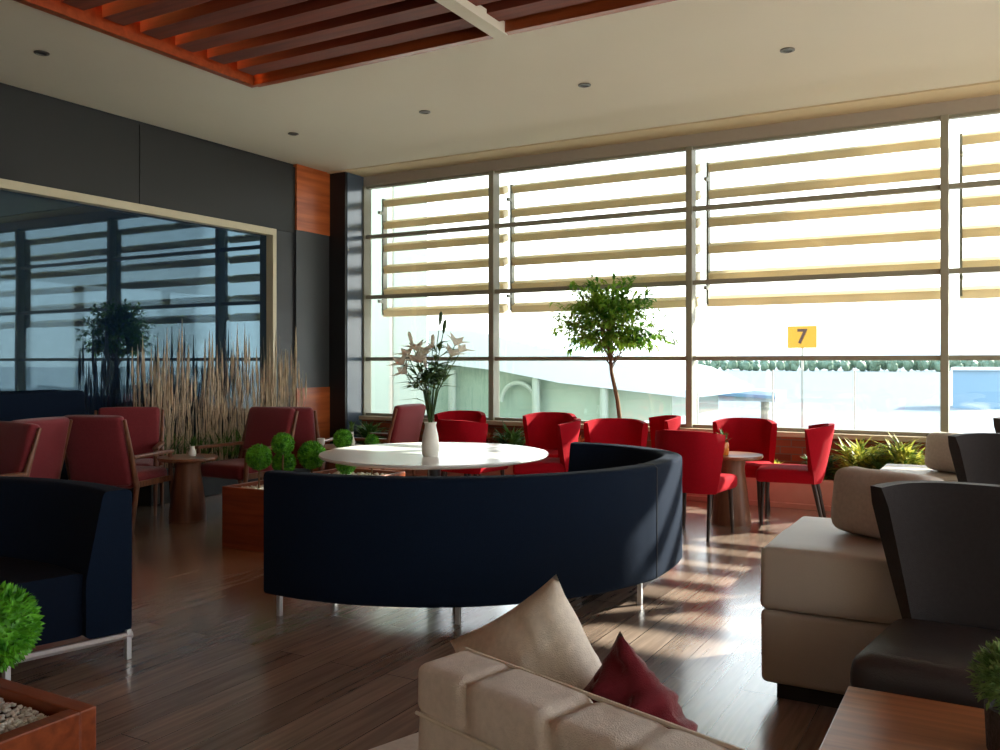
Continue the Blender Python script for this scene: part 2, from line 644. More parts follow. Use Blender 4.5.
b = MB()
b.box((XL - 0.2, YB, 3.03), (XL, 6.115, 3.86))
b.box((XL - 0.2, 6.125, 3.03), (XL, 8.44, 3.86))
b.box((XL - 0.3, YB, 0), (XL - 0.2, YW, CEIL))
b.box((XL - 0.2, YB, 0), (XL - 0.02, 0.0, 3.03))
struct('wall_left', b, M['panel'])
b = MB()
b.box((XL - 0.2, 8.08, 0.0), (XL - 0.01, 8.44, 3.03))
b.box((XL - 0.19, YB, 3.86), (XL - 0.03, 8.44, CEIL))
b.box((XL - 0.2, 9.07, 0.0), (XL + 0.29, 9.10, CEIL))
struct('trim_2', b, M['black'])
b = MB()
b.box((XL - 0.2, 8.44, 1.07), (XL + 0.02, 9.07, 3.07))
struct('trim_3', b, M['panel_grey'])
b = MB()
b.box((XL - 0.2, 8.44, 3.07), (XL + 0.03, 9.07, CEIL))
b.box((XL - 0.2, 8.44, 0.0), (XL + 0.03, 9.07, 1.07))
struct('trim_4', b, M['orange_wood'])
b = MB()
b.box((XL - 0.2, 9.10, 0.0), (XL + 0.30, YW - 0.04, CEIL))
struct('trim_5', b, M['gloss_blue'])
b = MB()
b.box((XR, YB, 0), (XR + 0.1, YW + 0.1, 0.7))
b.box((XR, YB, 3.6), (XR + 0.1, YW + 0.1, CEIL + 0.75))
for yy in (YB, 0.0, 3.0, 6.0, YW - 0.2):
    b.box((XR, yy, 0.7), (XR + 0.1, yy + 0.3, 3.6))
struct('wall_right', b, M['wall'])  # unseen wall, openings between the piers added to let in more daylight
b = MB()
b.box((XL - 0.3, YB - 0.1, 0), (XR, YB, CEIL + 0.8))
struct('wall_back', b, M['wall'])

# left glass wall: cream frame, dark reflecting pane
lw = tag(thing('window_6', None, None), kind='structure')
b = MB()
b.box((XL - 0.18, 0.0, 2.95), (XL + 0.03, 8.08, 3.03))
b.box((XL - 0.18, 8.02, 0.0), (XL + 0.03, 8.08, 2.95))
b.box((XL - 0.18, 0.0, 0.0), (XL + 0.03, 8.02, 0.07))
b.build('window_frame', M['cream'], lw)
b = MB(); b.box((XL - 0.10, 0.0, 0.07), (XL - 0.08, 8.02, 2.95))
b.build('pane', M['mirror'], lw)

# wall below the big window + sill + planting bed
b = MB(); b.box((XL + 0.25, YW - 0.1, 0), (XR, YW + 0.1, 0.63))
struct('wall_window', b, M['brick'])
b = MB(); b.box((XL + 0.25, YW - 0.16, 0.63), (XR, YW + 0.12, 0.68), bevel=0.006)
struct('trim_6', b, M['sill'])
b = MB()
BY = 8.74
b.box((XL + 0.4, BY, 0), (XR, BY + 0.10, 0.28), bevel=0.008)
b.box((XL + 0.4, BY - 0.03, 0.0), (XR, BY, 0.05), bevel=0.004)
struct('trim_7', b, M['bed'])
b = MB(); b.box((XL + 0.4, BY + 0.10, 0.0), (XR, YW - 0.1, 0.235))
tag(struct('ground_soil', b, M['soil']), kind='structure')

# big window: five bays of one wall of glass
b = MB()
b.box((XL + 0.25, YW - 0.06, 3.76), (XR, YW + 0.1, CEIL + 0.1))
struct('trim_8', b, M['header'])
MX = [-7.46, -5.46, -2.96, -0.46, 2.04, 4.54, XR]
for i in range(6):
    w = tag(thing('window_%d' % (i + 1 if i < 5 else 7), None, None), kind='structure')
    x0, x1 = MX[i], MX[i + 1]
    b = MB()
    b.box((x0 - 0.035, YW - 0.08, 0.68), (x0 + 0.035, YW + 0.08, 3.76), bevel=0.004)
    if i == 5:
        b.box((x1 - 0.04, YW - 0.08, 0.68), (x1, YW + 0.08, 3.76))
    for z in (1.44, 2.27, 3.08):
        b.box((x0 + 0.035, YW - 0.045, z - 0.025), (x1 - 0.035, YW + 0.03, z + 0.025), bevel=0.003)
    b.box((x0 + 0.035, YW - 0.04, 0.68), (x1 - 0.035, YW + 0.03, 0.715))
    b.box((x0 + 0.035, YW - 0.04, 3.73), (x1 - 0.035, YW + 0.03, 3.76))
    b.build('window_frame', M['frame'], w)
    b = MB(); b.box((x0 + 0.02, YW + 0.035, 0.70), (x1 - 0.02, YW + 0.045, 3.74))
    b.build('pane', M['glass'], w)

# ------------------------------------------------------------------ outside sun louvers, one rack per bay
LZ = [3.575, 3.275, 2.965, 2.67, 2.36, 2.08]
lx = [-7.32, -5.33, -2.84, -0.34, 2.16, 4.66, 7.1]
bay_names = ['outermost left bay, beside the blue grey column', 'second bay from the left, above the lilies and tree',
             'wide third bay, above the yellow number sign', 'bay right of the mullion above the dark wing chairs']
for i in range(6):
    lab = ('tan horizontal sun louvers outside the ' + bay_names[i]) if i < 4 else 'tan horizontal sun louvers outside the window, beyond the right picture edge'
    t = thing('sun_louver', lab, 'louver', (lx[i], YW + 0.24, 2.0), group='sun louvers outside the window bays')
    wdt = lx[i + 1] - lx[i] - 0.10
    for z in LZ:
        b = MB()
        b.box((0.0, -0.06, -0.046), (wdt, 0.09, 0.046), rot=Matrix.Rotation(R(20), 3, 'X'), bevel=0.008)
        b.build('slat', M['louver'], t, loc=(0, 0, z - 2.0))
    for px in (0.012,):
        b = MB(); b.box((px - 0.012, -0.07, 0.04), (px + 0.012, 0.02, 1.62))
        b.build('post', M['frame'], t)
    for z in (0.2, 1.4):
        b = MB(); b.box((0.0, -0.16, z), (0.03, -0.02, z + 0.04))
        b.build('bracket', M['frame'], t)

# ------------------------------------------------------------------ ceiling recess with wooden fins
t = thing('ceiling_recess', 'recessed panel of dark red brown wooden fins with glowing orange edge in ceiling', 'ceiling panel', (0, 0, CEIL))
b = MB()
b.box((RX0 - 0.02, RY0, -0.02), (RX0 + 0.05, RY1, 0.20))
b.box((RX0 + 0.05, RY1 - 0.05, -0.02), (RX1, RY1 + 0.02, 0.20))
b.build('edge_frame', M['edge_wood'], t)
b = MB()
b.box((RX0, RY0, 0.60), (RX1, RY1, 0.63))
b.box((RX0 - 0.03, RY0, 0.20), (RX0, RY1, 0.63))
b.box((RX0, RY1, 0.20), (RX1, RY1 + 0.03, 0.63))
b.build('back_panel', M['orange_wood'], t)
y = RY1 - 0.20
while y > RY0 + 0.2:
    b = MB(); b.box((RX0 + 0.13, y - 0.12, 0.03), (RX1, y + 0.06, 0.27))
    b.build('fin', M['slat_wood'], t)
    y -= 0.33
b = MB(); b.box((-3.36, RY0, -0.03), (-3.24, RY1, 0.06))
b.build('crossbeam', M['ceiling'], t)
b = MB(); b.box((RX0 + 0.01, RY0 + 0.1, 0.36), (RX0 + 0.03, RY1 - 0.1, 0.385))
b.build('light_strip', M['cove'], t)

# downlights
def downlight(x, y, label):
    t = thing('downlight', label, 'downlight', (x, y, CEIL), group='recessed ceiling downlights')
    b = MB(); b.lathe([(0.036, 0.0), (0.058, 0.0), (0.058, -0.008), (0.04, -0.012), (0.036, 0.0)], n=24)
    b.build('trim_ring', M['lamp_metal'], t, 40)
    b = MB(); b.lathe([(0.0, -0.003), (0.036, -0.004)], n=24)
    b.build('lens', M['black'], t)
downlight(-6.74, 4.39, 'ceiling downlight at far left, beside the wooden recess')
downlight(-6.73, 7.30, 'ceiling downlight near the corner above the orange wood column')
downlight(-5.00, 7.31, 'second ceiling downlight from the orange wood column')
downlight(-3.26, 7.31, 'ceiling downlight in line with the pale crossbeam of the recess')
downlight(-1.48, 7.29, 'rightmost of the ceiling downlights in the row along the window')


# ------------------------------------------------------------------ curved navy sofas
def smooth_path(pts, n=10):
    out = []
    P = [Vector((*p, 0)) for p in pts]
    for i in range(len(P) - 1):
        p0 = P[max(i - 1, 0)]; p1 = P[i]; p2 = P[i + 1]; p3 = P[min(i + 2, len(P) - 1)]
        for k in range(n):
            s = k / n
            out.append(0.5 * ((2 * p1) + (-p0 + p2) * s + (2 * p0 - 5 * p1 + 4 * p2 - p3) * s * s + (-p0 + 3 * p1 - 3 * p2 + p3) * s ** 3))
    out.append(P[-1])
    return out


def sweep(mb, path, prof, side=1):
    secs = []
    for i, p in enumerate(path):
        a = path[max(i - 1, 0)]; c = path[min(i + 1, len(path) - 1)]
        d = (c - a).normalized()
        nrm = Vector((-d.y, d.x, 0)) * side
        secs.append([p + nrm * o + Vector((0, 0, z)) for o, z in prof])
    mb.loft(secs)


def round_prof(pts, r=0.03, n=4):
    out = []
    N = len(pts)
    for i in range(N):
        p = Vector(pts[i]); a = Vector(pts[i - 1]); c = Vector(pts[(i + 1) % N])
        u = (a - p).normalized(); v = (c - p).normalized()
        rr = min(r, (a - p).length * 0.45, (c - p).length * 0.45)
        s = p + u * rr; e = p + v * rr
        for k in range(n + 1):
            q = k / n
            pt = s * (1 - q) ** 2 + p * 2 * q * (1 - q) + e * q * q
            out.append((pt.x, pt.y))
    return out


def curved_sofa(name, label, path, side, legs, seams, seat_d=0.60, rail=None):
    o = path[0].copy()
    t = thing(name, label, 'sofa', (o.x, o.y, 0))
    P = [p - o for p in path]
    b = MB()
    sweep(b, P, round_prof([(0, 0.13), (0, 0.80), (0.13, 0.80), (0.21, 0.40), (0.21, 0.13)], 0.03), side)
    b.build('backrest', M['navy'], t, 40)
    b = MB()
    sweep(b, P[1:-1], round_prof([(0.19, 0.14), (0.19, 0.43), (seat_d, 0.43), (seat_d, 0.14)], 0.05), side)
    b.build('seat', M['navy_dark'], t, 40)
    for i in seams:
        d = (P[i + 1] - P[i - 1]).normalized()
        nrm = Vector((-d.y, d.x, 0)) * side
        b = MB()
        b.tube([P[i] + Vector((0, 0, 0.14)), P[i] + Vector((0, 0, 0.785)), P[i] + nrm * 0.02 + Vector((0, 0, 0.80)), P[i] + nrm * 0.12 + Vector((0, 0, 0.80))], 0.0035, 6)
        b.build('seam', M['black'], t)
    for i, loff in legs:
        d = (P[min(i + 1, len(P) - 1)] - P[max(i - 1, 0)]).normalized()
        nrm = Vector((-d.y, d.x, 0)) * side
        for off in (loff, seat_d - 0.08):
            c = P[i] + nrm * off
            b = MB(); b.box((c.x - 0.013, c.y - 0.013, 0.0), (c.x + 0.013, c.y + 0.013, 0.14), bevel=0.003)
            b.build('leg', M['chrome'], t)
    if rail:
        b = MB()
        sweep(b, P[1:-1], [(0.02, 0.115), (0.02, 0.13), (0.06, 0.13), (0.06, 0.115)], side)
        for i in (0, len(P) - 1):
            d = (P[min(i + 1, len(P) - 1)] - P[max(i - 1, 0)]).normalized()
            nrm = Vector((-d.y, d.x, 0)) * side
            a = P[i] + nrm * 0.0; c = P[i] + nrm * seat_d
            b.tube([a + Vector((0, 0, 0.112)), c + Vector((0, 0, 0.112))], 0.017, 6)
        b.build('base_rail', M['chrome'], t)
    return t


C0 = Vector((-3.36, 5.2))
arc = [(C0.x + 1.64 * math.cos(R(a)), C0.y + 1.64 * math.sin(R(a))) for a in range(-95, 1, 8)]
arc += [(-1.77, 5.50), (-1.93, 5.78), (-2.22, 5.99), (-2.52, 6.09), (-2.78, 6.09)]
path = smooth_path(arc, 4)
N = len(path)
curved_sofa('curved_sofa', 'large curved navy sofa wrapping the white round table, seen from its back', path, 1,
            legs=[(1, .08), (20, .17), (41, .05), (60, .05)], seams=[43])
C1 = Vector((-4.08, 1.22))
arc = [(C1.x + 1.64 * math.cos(R(a)), C1.y + 1.64 * math.sin(R(a))) for a in range(72, 168, 8)]
path = smooth_path(arc, 4)
curved_sofa('curved_sofa', 'curved navy sofa cut by the left picture edge, open end on chrome rail', path, 1,
            legs=[(0, .02), (22, .05), (43, .05)], seams=[], seat_d=0.62, rail=True)

# high navy bench by the glass wall
t = thing('bench_sofa', 'high-backed dark blue bench against the left glass wall, behind the maroon armchairs', 'sofa', (-7.35, 4.45, 0))
b = MB(); b.rbox((0.16, 1.9, 1.0), (-0.32, 0, 0.63), 0.04, (2, 6, 4)); b.build('backrest', M['navy'], t, 60)
b = MB(); b.rbox((0.3, 1.88, 0.26), (-0.10, 0, 0.30), 0.05, (4, 6, 2)); b.build('seat', M['navy_dark'], t, 60)
for sx in (-0.34, 0.02):
    for sy in (-0.85, 0.85):
        b = MB(); b.box((sx - 0.02, sy - 0.02, 0), (sx + 0.02, sy + 0.02, 0.18)); b.build('leg', M['chrome'], t)

# ------------------------------------------------------------------ white round table, vase, lilies
TX, TY = -3.54, 5.30
t = thing('round_table', 'large round white table inside the curve of the navy sofa', 'table', (TX, TY, 0))
b = MB(); b.lathe([(0, 0.715), (0.74, 0.715), (0.81, 0.73), (0.82, 0.74), (0.815, 0.75), (0, 0.75)], n=72); b.build('tabletop', M['white'], t, 30)
b = MB(); b.lathe([(0, 0.03), (0.05, 0.03), (0.045, 0.1), (0.045, 0.68), (0.09, 0.712), (0, 0.714)], n=32); b.build('pedestal', M['dark_chrome'], t, 40)
b = MB(); b.lathe([(0, 0.0), (0.34, 0.0), (0.34, 0.012), (0.06, 0.035), (0, 0.035)], n=48); b.build('base_plate', M['dark_chrome'], t, 40)

VX, VY = -3.42, 5.07
t = thing('flower_vase', 'white glazed vase holding tall pale lilies on the white round table', 'vase', (VX, VY, 0.75))
b = MB(); b.lathe([(0, 0), (0.050, 0), (0.058, 0.02), (0.062, 0.07), (0.054, 0.14), (0.042, 0.19), (0.038, 0.215), (0.044, 0.235), (0.040, 0.235), (0.033, 0.215), (0.036, 0.17), (0, 0.1)], n=32)
b.build('vase_body', M['ceramic'], t, 60)
rv = random.Random(5)
CR = Vector((math.cos(R(29.5)), math.sin(R(29.5)), 0)); CF = Vector((-math.sin(R(29.5)), math.cos(R(29.5)), 0))
stems = MB(); leaves = MB()
heads = [(-0.16, 0.02, 0.70, 1), (-0.09, -0.05, 0.74, 1), (-0.17, -0.06, 0.58, 1), (0.01, 0.06, 0.76, 0), (0.09, 0.0, 0.86, 2),
         (0.21, 0.02, 0.73, 1), (0.15, -0.06, 0.70, 1), (-0.03, -0.04, 0.62, 0), (0.06, 0.08, 0.92, 2), (-0.10, 0.08, 0.66, 1),
         (-0.06, -0.1, 0.66, 1), (0.17, 0.08, 0.78, 1), (-0.13, 0.03, 0.78, 0), (-0.20, 0.05, 0.64, 1), (-0.04, 0.02, 0.72, 1)]
flowers = []
for hx, hy, hz, kind in heads:
    tip = CR * hx + CF * hy + Vector((0, 0, hz))
    a = Vector((0, 0, 0.18)); m1 = Vector((tip.x * 0.25, tip.y * 0.25, 0.45)); m2 = Vector((tip.x * 0.7, tip.y * 0.7, hz * 0.85))
    stems.tube([a, m1, m2, tip], [0.004, 0.004, 0.003, 0.003], 6)
    flowers.append((tip, (tip - m1).normalized(), kind))
    for q in range(7):
        s = rv.uniform(0.2, 0.95)
        p = m1.lerp(m2, s)
        ang = rv.uniform(0, 2 * PI)
        leaves.leaf(p, (math.cos(ang), math.sin(ang), rv.uniform(0.1, 0.8)), rv.uniform(0.12, 0.2), 0.042, bend=0.2)
for ang, z in ((2.9, 0.42), (3.5, 0.36), (0.4, 0.45), (5.2, 0.42)):
    leaves.leaf((0, 0, z), (math.cos(ang), math.sin(ang), 0.35), 0.24, 0.035, bend=0.25)
stems.build('stem', M['lily_leaf'], t)
leaves.build('leaves', M['lily_leaf'], t)
for tip, d, kind in flowers:
    b = MB()
    if kind == 1:
        q = d.to_track_quat('Z', 'Y')
        for k in range(6):
            a = k * PI / 3
            dd = q @ Vector((math.cos(a) * 0.8, math.sin(a) * 0.8, 0.75))
            b.leaf(tip - d * 0.02, dd, 0.125, 0.050, up=q @ Vector((0, 0, 1)), bend=0.18)
        b.build('lily_bloom', M['petal'], t)
    else:
        b.tube([tip - d * 0.01, tip + d * 0.03, tip + d * 0.07, tip + d * 0.085], [0.006, 0.014, 0.012, 0.003], 8)
        b.build('lily_bud', M['petal'] if kind == 0 else M['lily_leaf'], t, 180)


# ------------------------------------------------------------------ red tub chairs
def red_chair(label, loc, rz, group):
    t = thing('tub_chair', label, 'chair', loc, rz, group)
    b = MB(); b.rbox((0.50, 0.50, 0.115), (0, -0.03, 0.415), 0.035, (6, 6, 2),
                     disp=lambda p, n: 0.012 * max(0, n.z) * (1 - (p.x / 0.25) ** 2) * (1 - (p.y / 0.25) ** 2))
    b.build('seat', M['red'], t, 180)
    b = MB()
    nu, nv = 18, 8
    secs = []
    for j in range(nv + 1):
        v = j / nv
        ring_o, ring_i = [], []
        for i in range(nu + 1):
            s = -1 + 2 * i / nu
            hw = 0.235 + 0.045 * v
            x = s * hw
            yy = 0.235 + 0.10 * v - (0.05 + 0.15 * v) * abs(s) ** 3.2
            z = 0.36 + (0.50 - 0.035 * abs(s) ** 4) * v
            ang = math.atan2((0.05 + 0.15 * v) * 3.2 * abs(s) ** 2.2 * (1 if s > 0 else -1), hw)
            nx, ny = math.sin(ang), math.cos(ang)
            th = 0.03 if 0 < j < nv else 0.022
            ring_o.append(Vector((x + nx * th, yy + ny * th, z)))
            ring_i.append(Vector((x - nx * th, yy - ny * th, z)))
        secs.append(ring_o + ring_i[::-1])
    b.loft(secs)
    b.build('backrest', M['red'], t, 50)
    for sx in (-1, 1):
        b = MB(); b.tube([(sx * 0.20, -0.22, 0.38), (sx * 0.215, -0.235, 0.0)], [0.022, 0.014], 8); b.build('leg', M['leg_dark'], t, 60)
        b = MB(); b.tube([(sx * 0.19, 0.19, 0.38), (sx * 0.205, 0.27, 0.0)], [0.022, 0.014], 8); b.build('leg', M['leg_dark'], t, 60)
    return t


def at(px, d):
    """ground point seen in picture column px at distance d along the view"""
    lat = (px - 500) / 883 * d
    return (-math.sin(R(29.5)) * d + math.cos(R(29.5)) * lat, math.cos(R(29.5)) * d + math.sin(R(29.5)) * lat, 0)


RT = (-2.03, 7.66)      # small table of the red group
g = 'crimson tub chairs by the window'
rc = red_chair('crimson tub chair with its back to the camera, right of the navy sofa end', (-2.16, 7.09, 0), face_dir(0.1, 1.0), g)
dup(rc, (-2.10, 8.28, 0), face_dir(0.05, -1), 'crimson tub chair facing the camera behind the small table with amber jar')
dup(rc, (-1.60, 8.05, 0), face_dir(-1, -0.12), 'crimson tub chair in side view, right of the small table with amber jar')
dup(rc, at(615, 8.15), face_dir(0.35, -0.95), 'left one of two crimson tub chairs below the potted tree')
dup(rc, at(644, 8.85), face_dir(-0.8, -0.6), 'right one of two crimson tub chairs below the potted tree')
dup(rc, at(545, 9.2), face_dir(0.15, -1), 'crimson tub chair against the window, rear one left of the tree')
dup(rc, at(543, 8.35), face_dir(-0.85, -0.45), 'crimson tub chair left of the tree, front one right of the white table')
dup(rc, at(455, 9.5), face_dir(0.2, -1), 'crimson tub chair behind another one, rear one beside the lily vase')
dup(rc, at(472, 8.5), face_dir(0.1, 0.95), 'crimson tub chair behind the white table, front one beside the lily vase')


def pedestal_table(label, loc, h, r, mat_top, group=None):
    t = thing('pedestal_table', label, 'table', (*loc, 0), 0, group)
    b = MB(); b.lathe([(0, h - 0.03), (r - 0.01, h - 0.03), (r, h - 0.015), (r - 0.004, h), (0, h)], n=40); b.build('tabletop', mat_top, t, 30)
    b = MB(); b.lathe([(0, 0), (r * 0.62, 0), (r * 0.61, 0.05), (r * 0.52, h * 0.45), (r * 0.42, h * 0.8), (r * 0.46, h - 0.031), (0, h - 0.031)], n=32); b.build('pedestal', M['trumpet'], t, 40)
    return t


pedestal_table('small round wooden table with tapered drum base between the crimson tub chairs', RT, 0.60, 0.27, M['table_wood'])
t = thing('jar_plant', 'amber jar with a small dark green plant on the small table between crimson chairs', 'plant', (RT[0] - 0.04, RT[1] - 0.09, 0.60))
b = MB(); b.lathe([(0, 0), (0.040, 0), (0.045, 0.01), (0.045, 0.09), (0.038, 0.11), (0.034, 0.11), (0.034, 0.08), (0, 0.08)], n=24); b.build('jar', M['orange_pot'], t, 40)
b = MB()
for k in range(40):
    a = rv.uniform(0, 2 * PI)
    b.leaf((0, 0, rv.uniform(0.08, 0.15)), (math.cos(a), math.sin(a), rv.uniform(0.3, 3)), rv.uniform(0.06, 0.11), 0.022)
b.build('foliage', M['green_leaf'], t)


# ------------------------------------------------------------------ maroon armchairs
def armchair(label, loc, rz, group):
    t = thing('armchair', label, 'armchair', loc, rz, group)
    b = MB(); b.rbox((0.54, 0.54, 0.13), (0, -0.02, 0.405), 0.045, (6, 6, 2),
                     disp=lambda p, n: 0.015 * max(0, n.z) * (1 - (p.x / 0.27) ** 2) * (1 - (p.y / 0.27) ** 2))
    b.build('seat', M['maroon'], t, 180)
    b = MB(); b.rbox((0.56, 0.085, 0.60), (0, 0.325, 0.665), 0.035, (6, 2, 6), rot=Matrix.Rotation(R(-13), 3, 'X'),
                     disp=lambda p, n: 0.012 * abs(n.y) * (1 - (p.x / 0.28) ** 2))
    o = b.build('backrest', M['maroon'], t, 180)
    o.location = (0, 0.0, 0)
    for sx in (-1, 1):
        # rear stile runs from the floor up the edge of the back
        b = MB()
        x = sx * 0.305
        b.tube([(x, 0.30, 0.0), (x, 0.235, 0.36), (x, 0.30, 0.60), (x, 0.40, 0.93)], [0.014, 0.024, 0.022, 0.014], 8); b.build('leg', M['arm_wood'], t, 60)
        b = MB(); b.tube([(x, -0.31, 0.0), (x, -0.26, 0.40), (x, -0.25, 0.60)], [0.014, 0.022, 0.018], 8); b.build('leg', M['arm_wood'], t, 60)
        b = MB(); b.box((x - 0.028, -0.28, 0.595), (x + 0.028, 0.30, 0.625), bevel=0.01); b.build('armrest', M['arm_wood'], t)
        b = MB(); b.box((x - 0.012, -0.25, 0.35), (x + 0.012, 0.24, 0.40), bevel=0.004); b.build('side_rail', M['arm_wood'], t)
    return t


g = 'maroon armchairs with walnut frames'
MT = at(188, 7.85)[:2]
ac = armchair('maroon armchair with pale walnut frame, back to camera, left of the low pedestal table', at(122, 7.65), face_dir(-0.3, 0.95), g)
dup(ac, at(124, 8.25), face_dir(0.7, -0.7), 'maroon armchair half hidden behind the chair left of the low pedestal table')
dup(ac, at(243, 8.25), face_dir(0.0, -1), 'maroon armchair facing left, right of the low pedestal table')
dup(ac, at(300, 9.0), face_dir(-0.35, 0.9), 'maroon armchair seen from behind, before the orange wood column')
dup(ac, at(378, 9.3), face_dir(-0.95, -0.1), 'maroon armchair facing left at the foot of the window corner')
dup(ac, at(1, 7.0), face_dir(-0.97, -0.23), 'maroon armchair at left with pale frame edge, second from the left picture edge')
dup(ac, at(-40, 6.15), face_dir(-0.1, -1), 'maroon armchair cut by the left picture edge')

pedestal_table('low dark wooden pedestal table between two maroon armchairs', MT, 0.56, 0.26, M['table_wood'])
t = thing('bud_vase', 'small glass jar with a leafy sprig on the low pedestal table', 'vase', (MT[0], MT[1] + 0.05, 0.56))
b = MB(); b.lathe([(0, 0), (0.03, 0), (0.035, 0.03), (0.02, 0.07), (0.022, 0.09), (0.017, 0.09), (0, 0.04)], n=20); b.build('vase_body', M['ceramic'], t, 60)
b = MB()
for k in range(14):
    a = rv.uniform(0, 2 * PI)
    b.leaf((0, 0, rv.uniform(0.07, 0.12)), (math.cos(a) * 0.6, math.sin(a) * 0.6, 1), rv.uniform(0.05, 0.1), 0.025)
b.build('foliage', M['green_leaf'], t)

ST = at(338, 8.4)
pedestal_table('wooden pedestal table behind the topiary planter, before the window corner armchair', (ST[0], ST[1]), 0.60, 0.27, M['table_wood'])
b = MB(); b.lathe([(0, 0), (0.022, 0), (0.036, 0.02), (0.038, 0.075), (0.033, 0.075), (0.03, 0.02), (0, 0.012)], c=(0, 0, 0), n=24)
tag(b.build('cup', M['ceramic'], None, 60, loc=(ST[0] - 0.14, ST[1] - 0.08, 0.60)), 'small white cup on the pedestal table before the window corner', 'cup')
t = thing('bud_vase', 'slim white bud vase with green sprig on the pedestal table before the window corner', 'vase', (ST[0] + 0.14, ST[1] + 0.03, 0.60))
b = MB(); b.lathe([(0, 0), (0.03, 0), (0.036, 0.04), (0.018, 0.10), (0.02, 0.14), (0.015, 0.14), (0, 0.05)], n=20); b.build('vase_body', M['ceramic'], t, 60)
b = MB()
for k in range(16):
    a = rv.uniform(0, 2 * PI)
    b.leaf((0, 0, rv.uniform(0.10, 0.2)), (math.cos(a) * 0.6, math.sin(a) * 0.6, 1), rv.uniform(0.05, 0.1), 0.03)
b.build('foliage', M['green_leaf'], t)


# ------------------------------------------------------------------ topiary planters
def topiary(label, loc, r, z, soil_z, group):
    t = thing('topiary_ball', label, 'topiary', (loc[0], loc[1], soil_z), rv.uniform(0, 6), group)
    zc = z - soil_z
    rr = random.Random(int(loc[0] * 1000))
    if zc - r > 0:
        b = MB(); b.tube([(0, 0, -0.03), (0.004, 0, zc * 0.5), (0, 0, zc - r * 0.6)], 0.008, 8); b.build('stem', M['bark'], t)
    b = MB()
    bmesh.ops.create_icosphere(b.bm, subdivisions=3, radius=r * 0.86, matrix=Matrix.Translation((0, 0, zc)))
    n = 1500 if r > 0.1 else 1100
    for k in range(n):
        zz = 1 - 2 * (k + 0.5) / n
        a = k * 2.39996
        s = math.sqrt(1 - zz * zz)
        d = Vector((s * math.cos(a), s * math.sin(a), zz))
        jit = Vector((rr.uniform(-.6, .6), rr.uniform(-.6, .6), rr.uniform(-.6, .6)))
        b.leaf(Vector((0, 0, zc)) + d * r * rr.uniform(0.78, 0.90), d + jit, r * 0.22, r * 0.10, up=jit)
    b.build('foliage', M['topiary'], t)
    return t


def planter(name, label, x0, y0, x1, y1, h, rim, soil=0.03):
    cx, cy = (x0 + x1) / 2, (y0 + y1) / 2
    t = thing(name, label, 'planter', (cx, cy, 0))
    hx, hy = (x1 - x0) / 2, (y1 - y0) / 2
    b = MB()
    b.box((-hx, -hy, 0), (hx, -hy + rim, h), bevel=0.004); b.box((-hx, hy - rim, 0), (hx, hy, h), bevel=0.004)
    b.box((-hx, -hy + rim, 0), (-hx + rim, hy - rim, h), bevel=0.004); b.box((hx - rim, -hy + rim, 0), (hx, hy - rim, h), bevel=0.004)
    b.build('planter_box', M['planter'], t)
    b = MB(); b.box((-hx + rim, -hy + rim, 0.02), (hx - rim, hy - rim, h - soil - 0.02)); b.build('soil', M['soil'], t)
    return t


def pebbles(label, x0, y0, x1, y1, z, n, r, seed):
    rr = random.Random(seed)
    b = MB()
    base = bmesh.new()
    bmesh.ops.create_icosphere(base, subdivisions=1, radius=1.0)
    V = [v.co.copy() for v in base.verts]
    Fs = [[v.index for v in f.verts] for f in base.faces]
    base.free()
    for k in range(n):
        c = Vector((rr.uniform(x0, x1), rr.uniform(y0, y1), z + rr.uniform(-0.5, 0.5) * r))
        s = Vector((rr.uniform(.7, 1.3), rr.uniform(.7, 1.3), rr.uniform(.6, .9))) * r
        q = Matrix.Rotation(rr.uniform(0, 6), 3, 'Z') @ Matrix.Rotation(rr.uniform(-.5, .5), 3, 'X')
        vs = [b.bm.verts.new(c + q @ Vector((v.x * s.x, v.y * s.y, v.z * s.z))) for v in V]
        for f in Fs:
            b.bm.faces.new([vs[i] for i in f])
    o = b.build('pebbles', M['pebble'], None, 180)
    return tag(o, label, 'pebbles', kind='stuff')


planter('wooden_planter', 'red brown wooden planter box left of the curved navy sofa', -5.12, 4.78, -4.44, 6.2, 0.46, 0.035)
pebbles('white pebbles covering the far topiary planter beside the curved navy sofa', -5.07, 4.83, -4.49, 6.15, 0.425, 800, 0.017, 3)
g = 'round topiary balls in the far planter'
def ball_at(px, py, Y, r, label):
    u = (px - 500) / 883
    dx = -math.sin(R(29.5)) + math.cos(R(29.5)) * u
    dy = math.cos(R(29.5)) + math.sin(R(29.5)) * u
    tt = Y / dy
    z = 1.4 + (362 - py) / 883 * tt
    topiary(label, (dx * tt, Y), r, z, 0.425, g)
ball_at(259, 457, 4.97, 0.098, 'topiary ball at the near left corner of the far planter')
ball_at(312, 455, 5.10, 0.104, 'topiary ball touching the left edge of the white round table')
ball_at(283, 444, 5.22, 0.090, 'raised topiary ball between two front ones in the far planter')
ball_at(343, 439, 5.95, 0.085, 'farthest topiary ball, just above the rim of the white round table')
ball_at(284, 463, 5.32, 0.095, 'low topiary ball beneath the raised one in the far planter')
ball_at(346, 464, 5.75, 0.085, 'low topiary ball seen beneath the white tabletop')
ball_at(372, 441, 6.08, 0.06, 'small flat topiary tuft peeking over the white table rim')

planter('wooden_planter', 'orange brown wooden planter box at the bottom left corner', -2.99, 0.75, -2.15, 1.56, 0.46, 0.05)
pebbles('white pebbles in the planter box at the bottom left corner', -2.93, 0.81, -2.21, 1.50, 0.43, 3600, 0.0085, 4)
topiary('bright green topiary ball cut by the left edge, above the near planter', (-2.31, 1.37), 0.112, 0.70, 0.43, 'round topiary ball in the near planter')

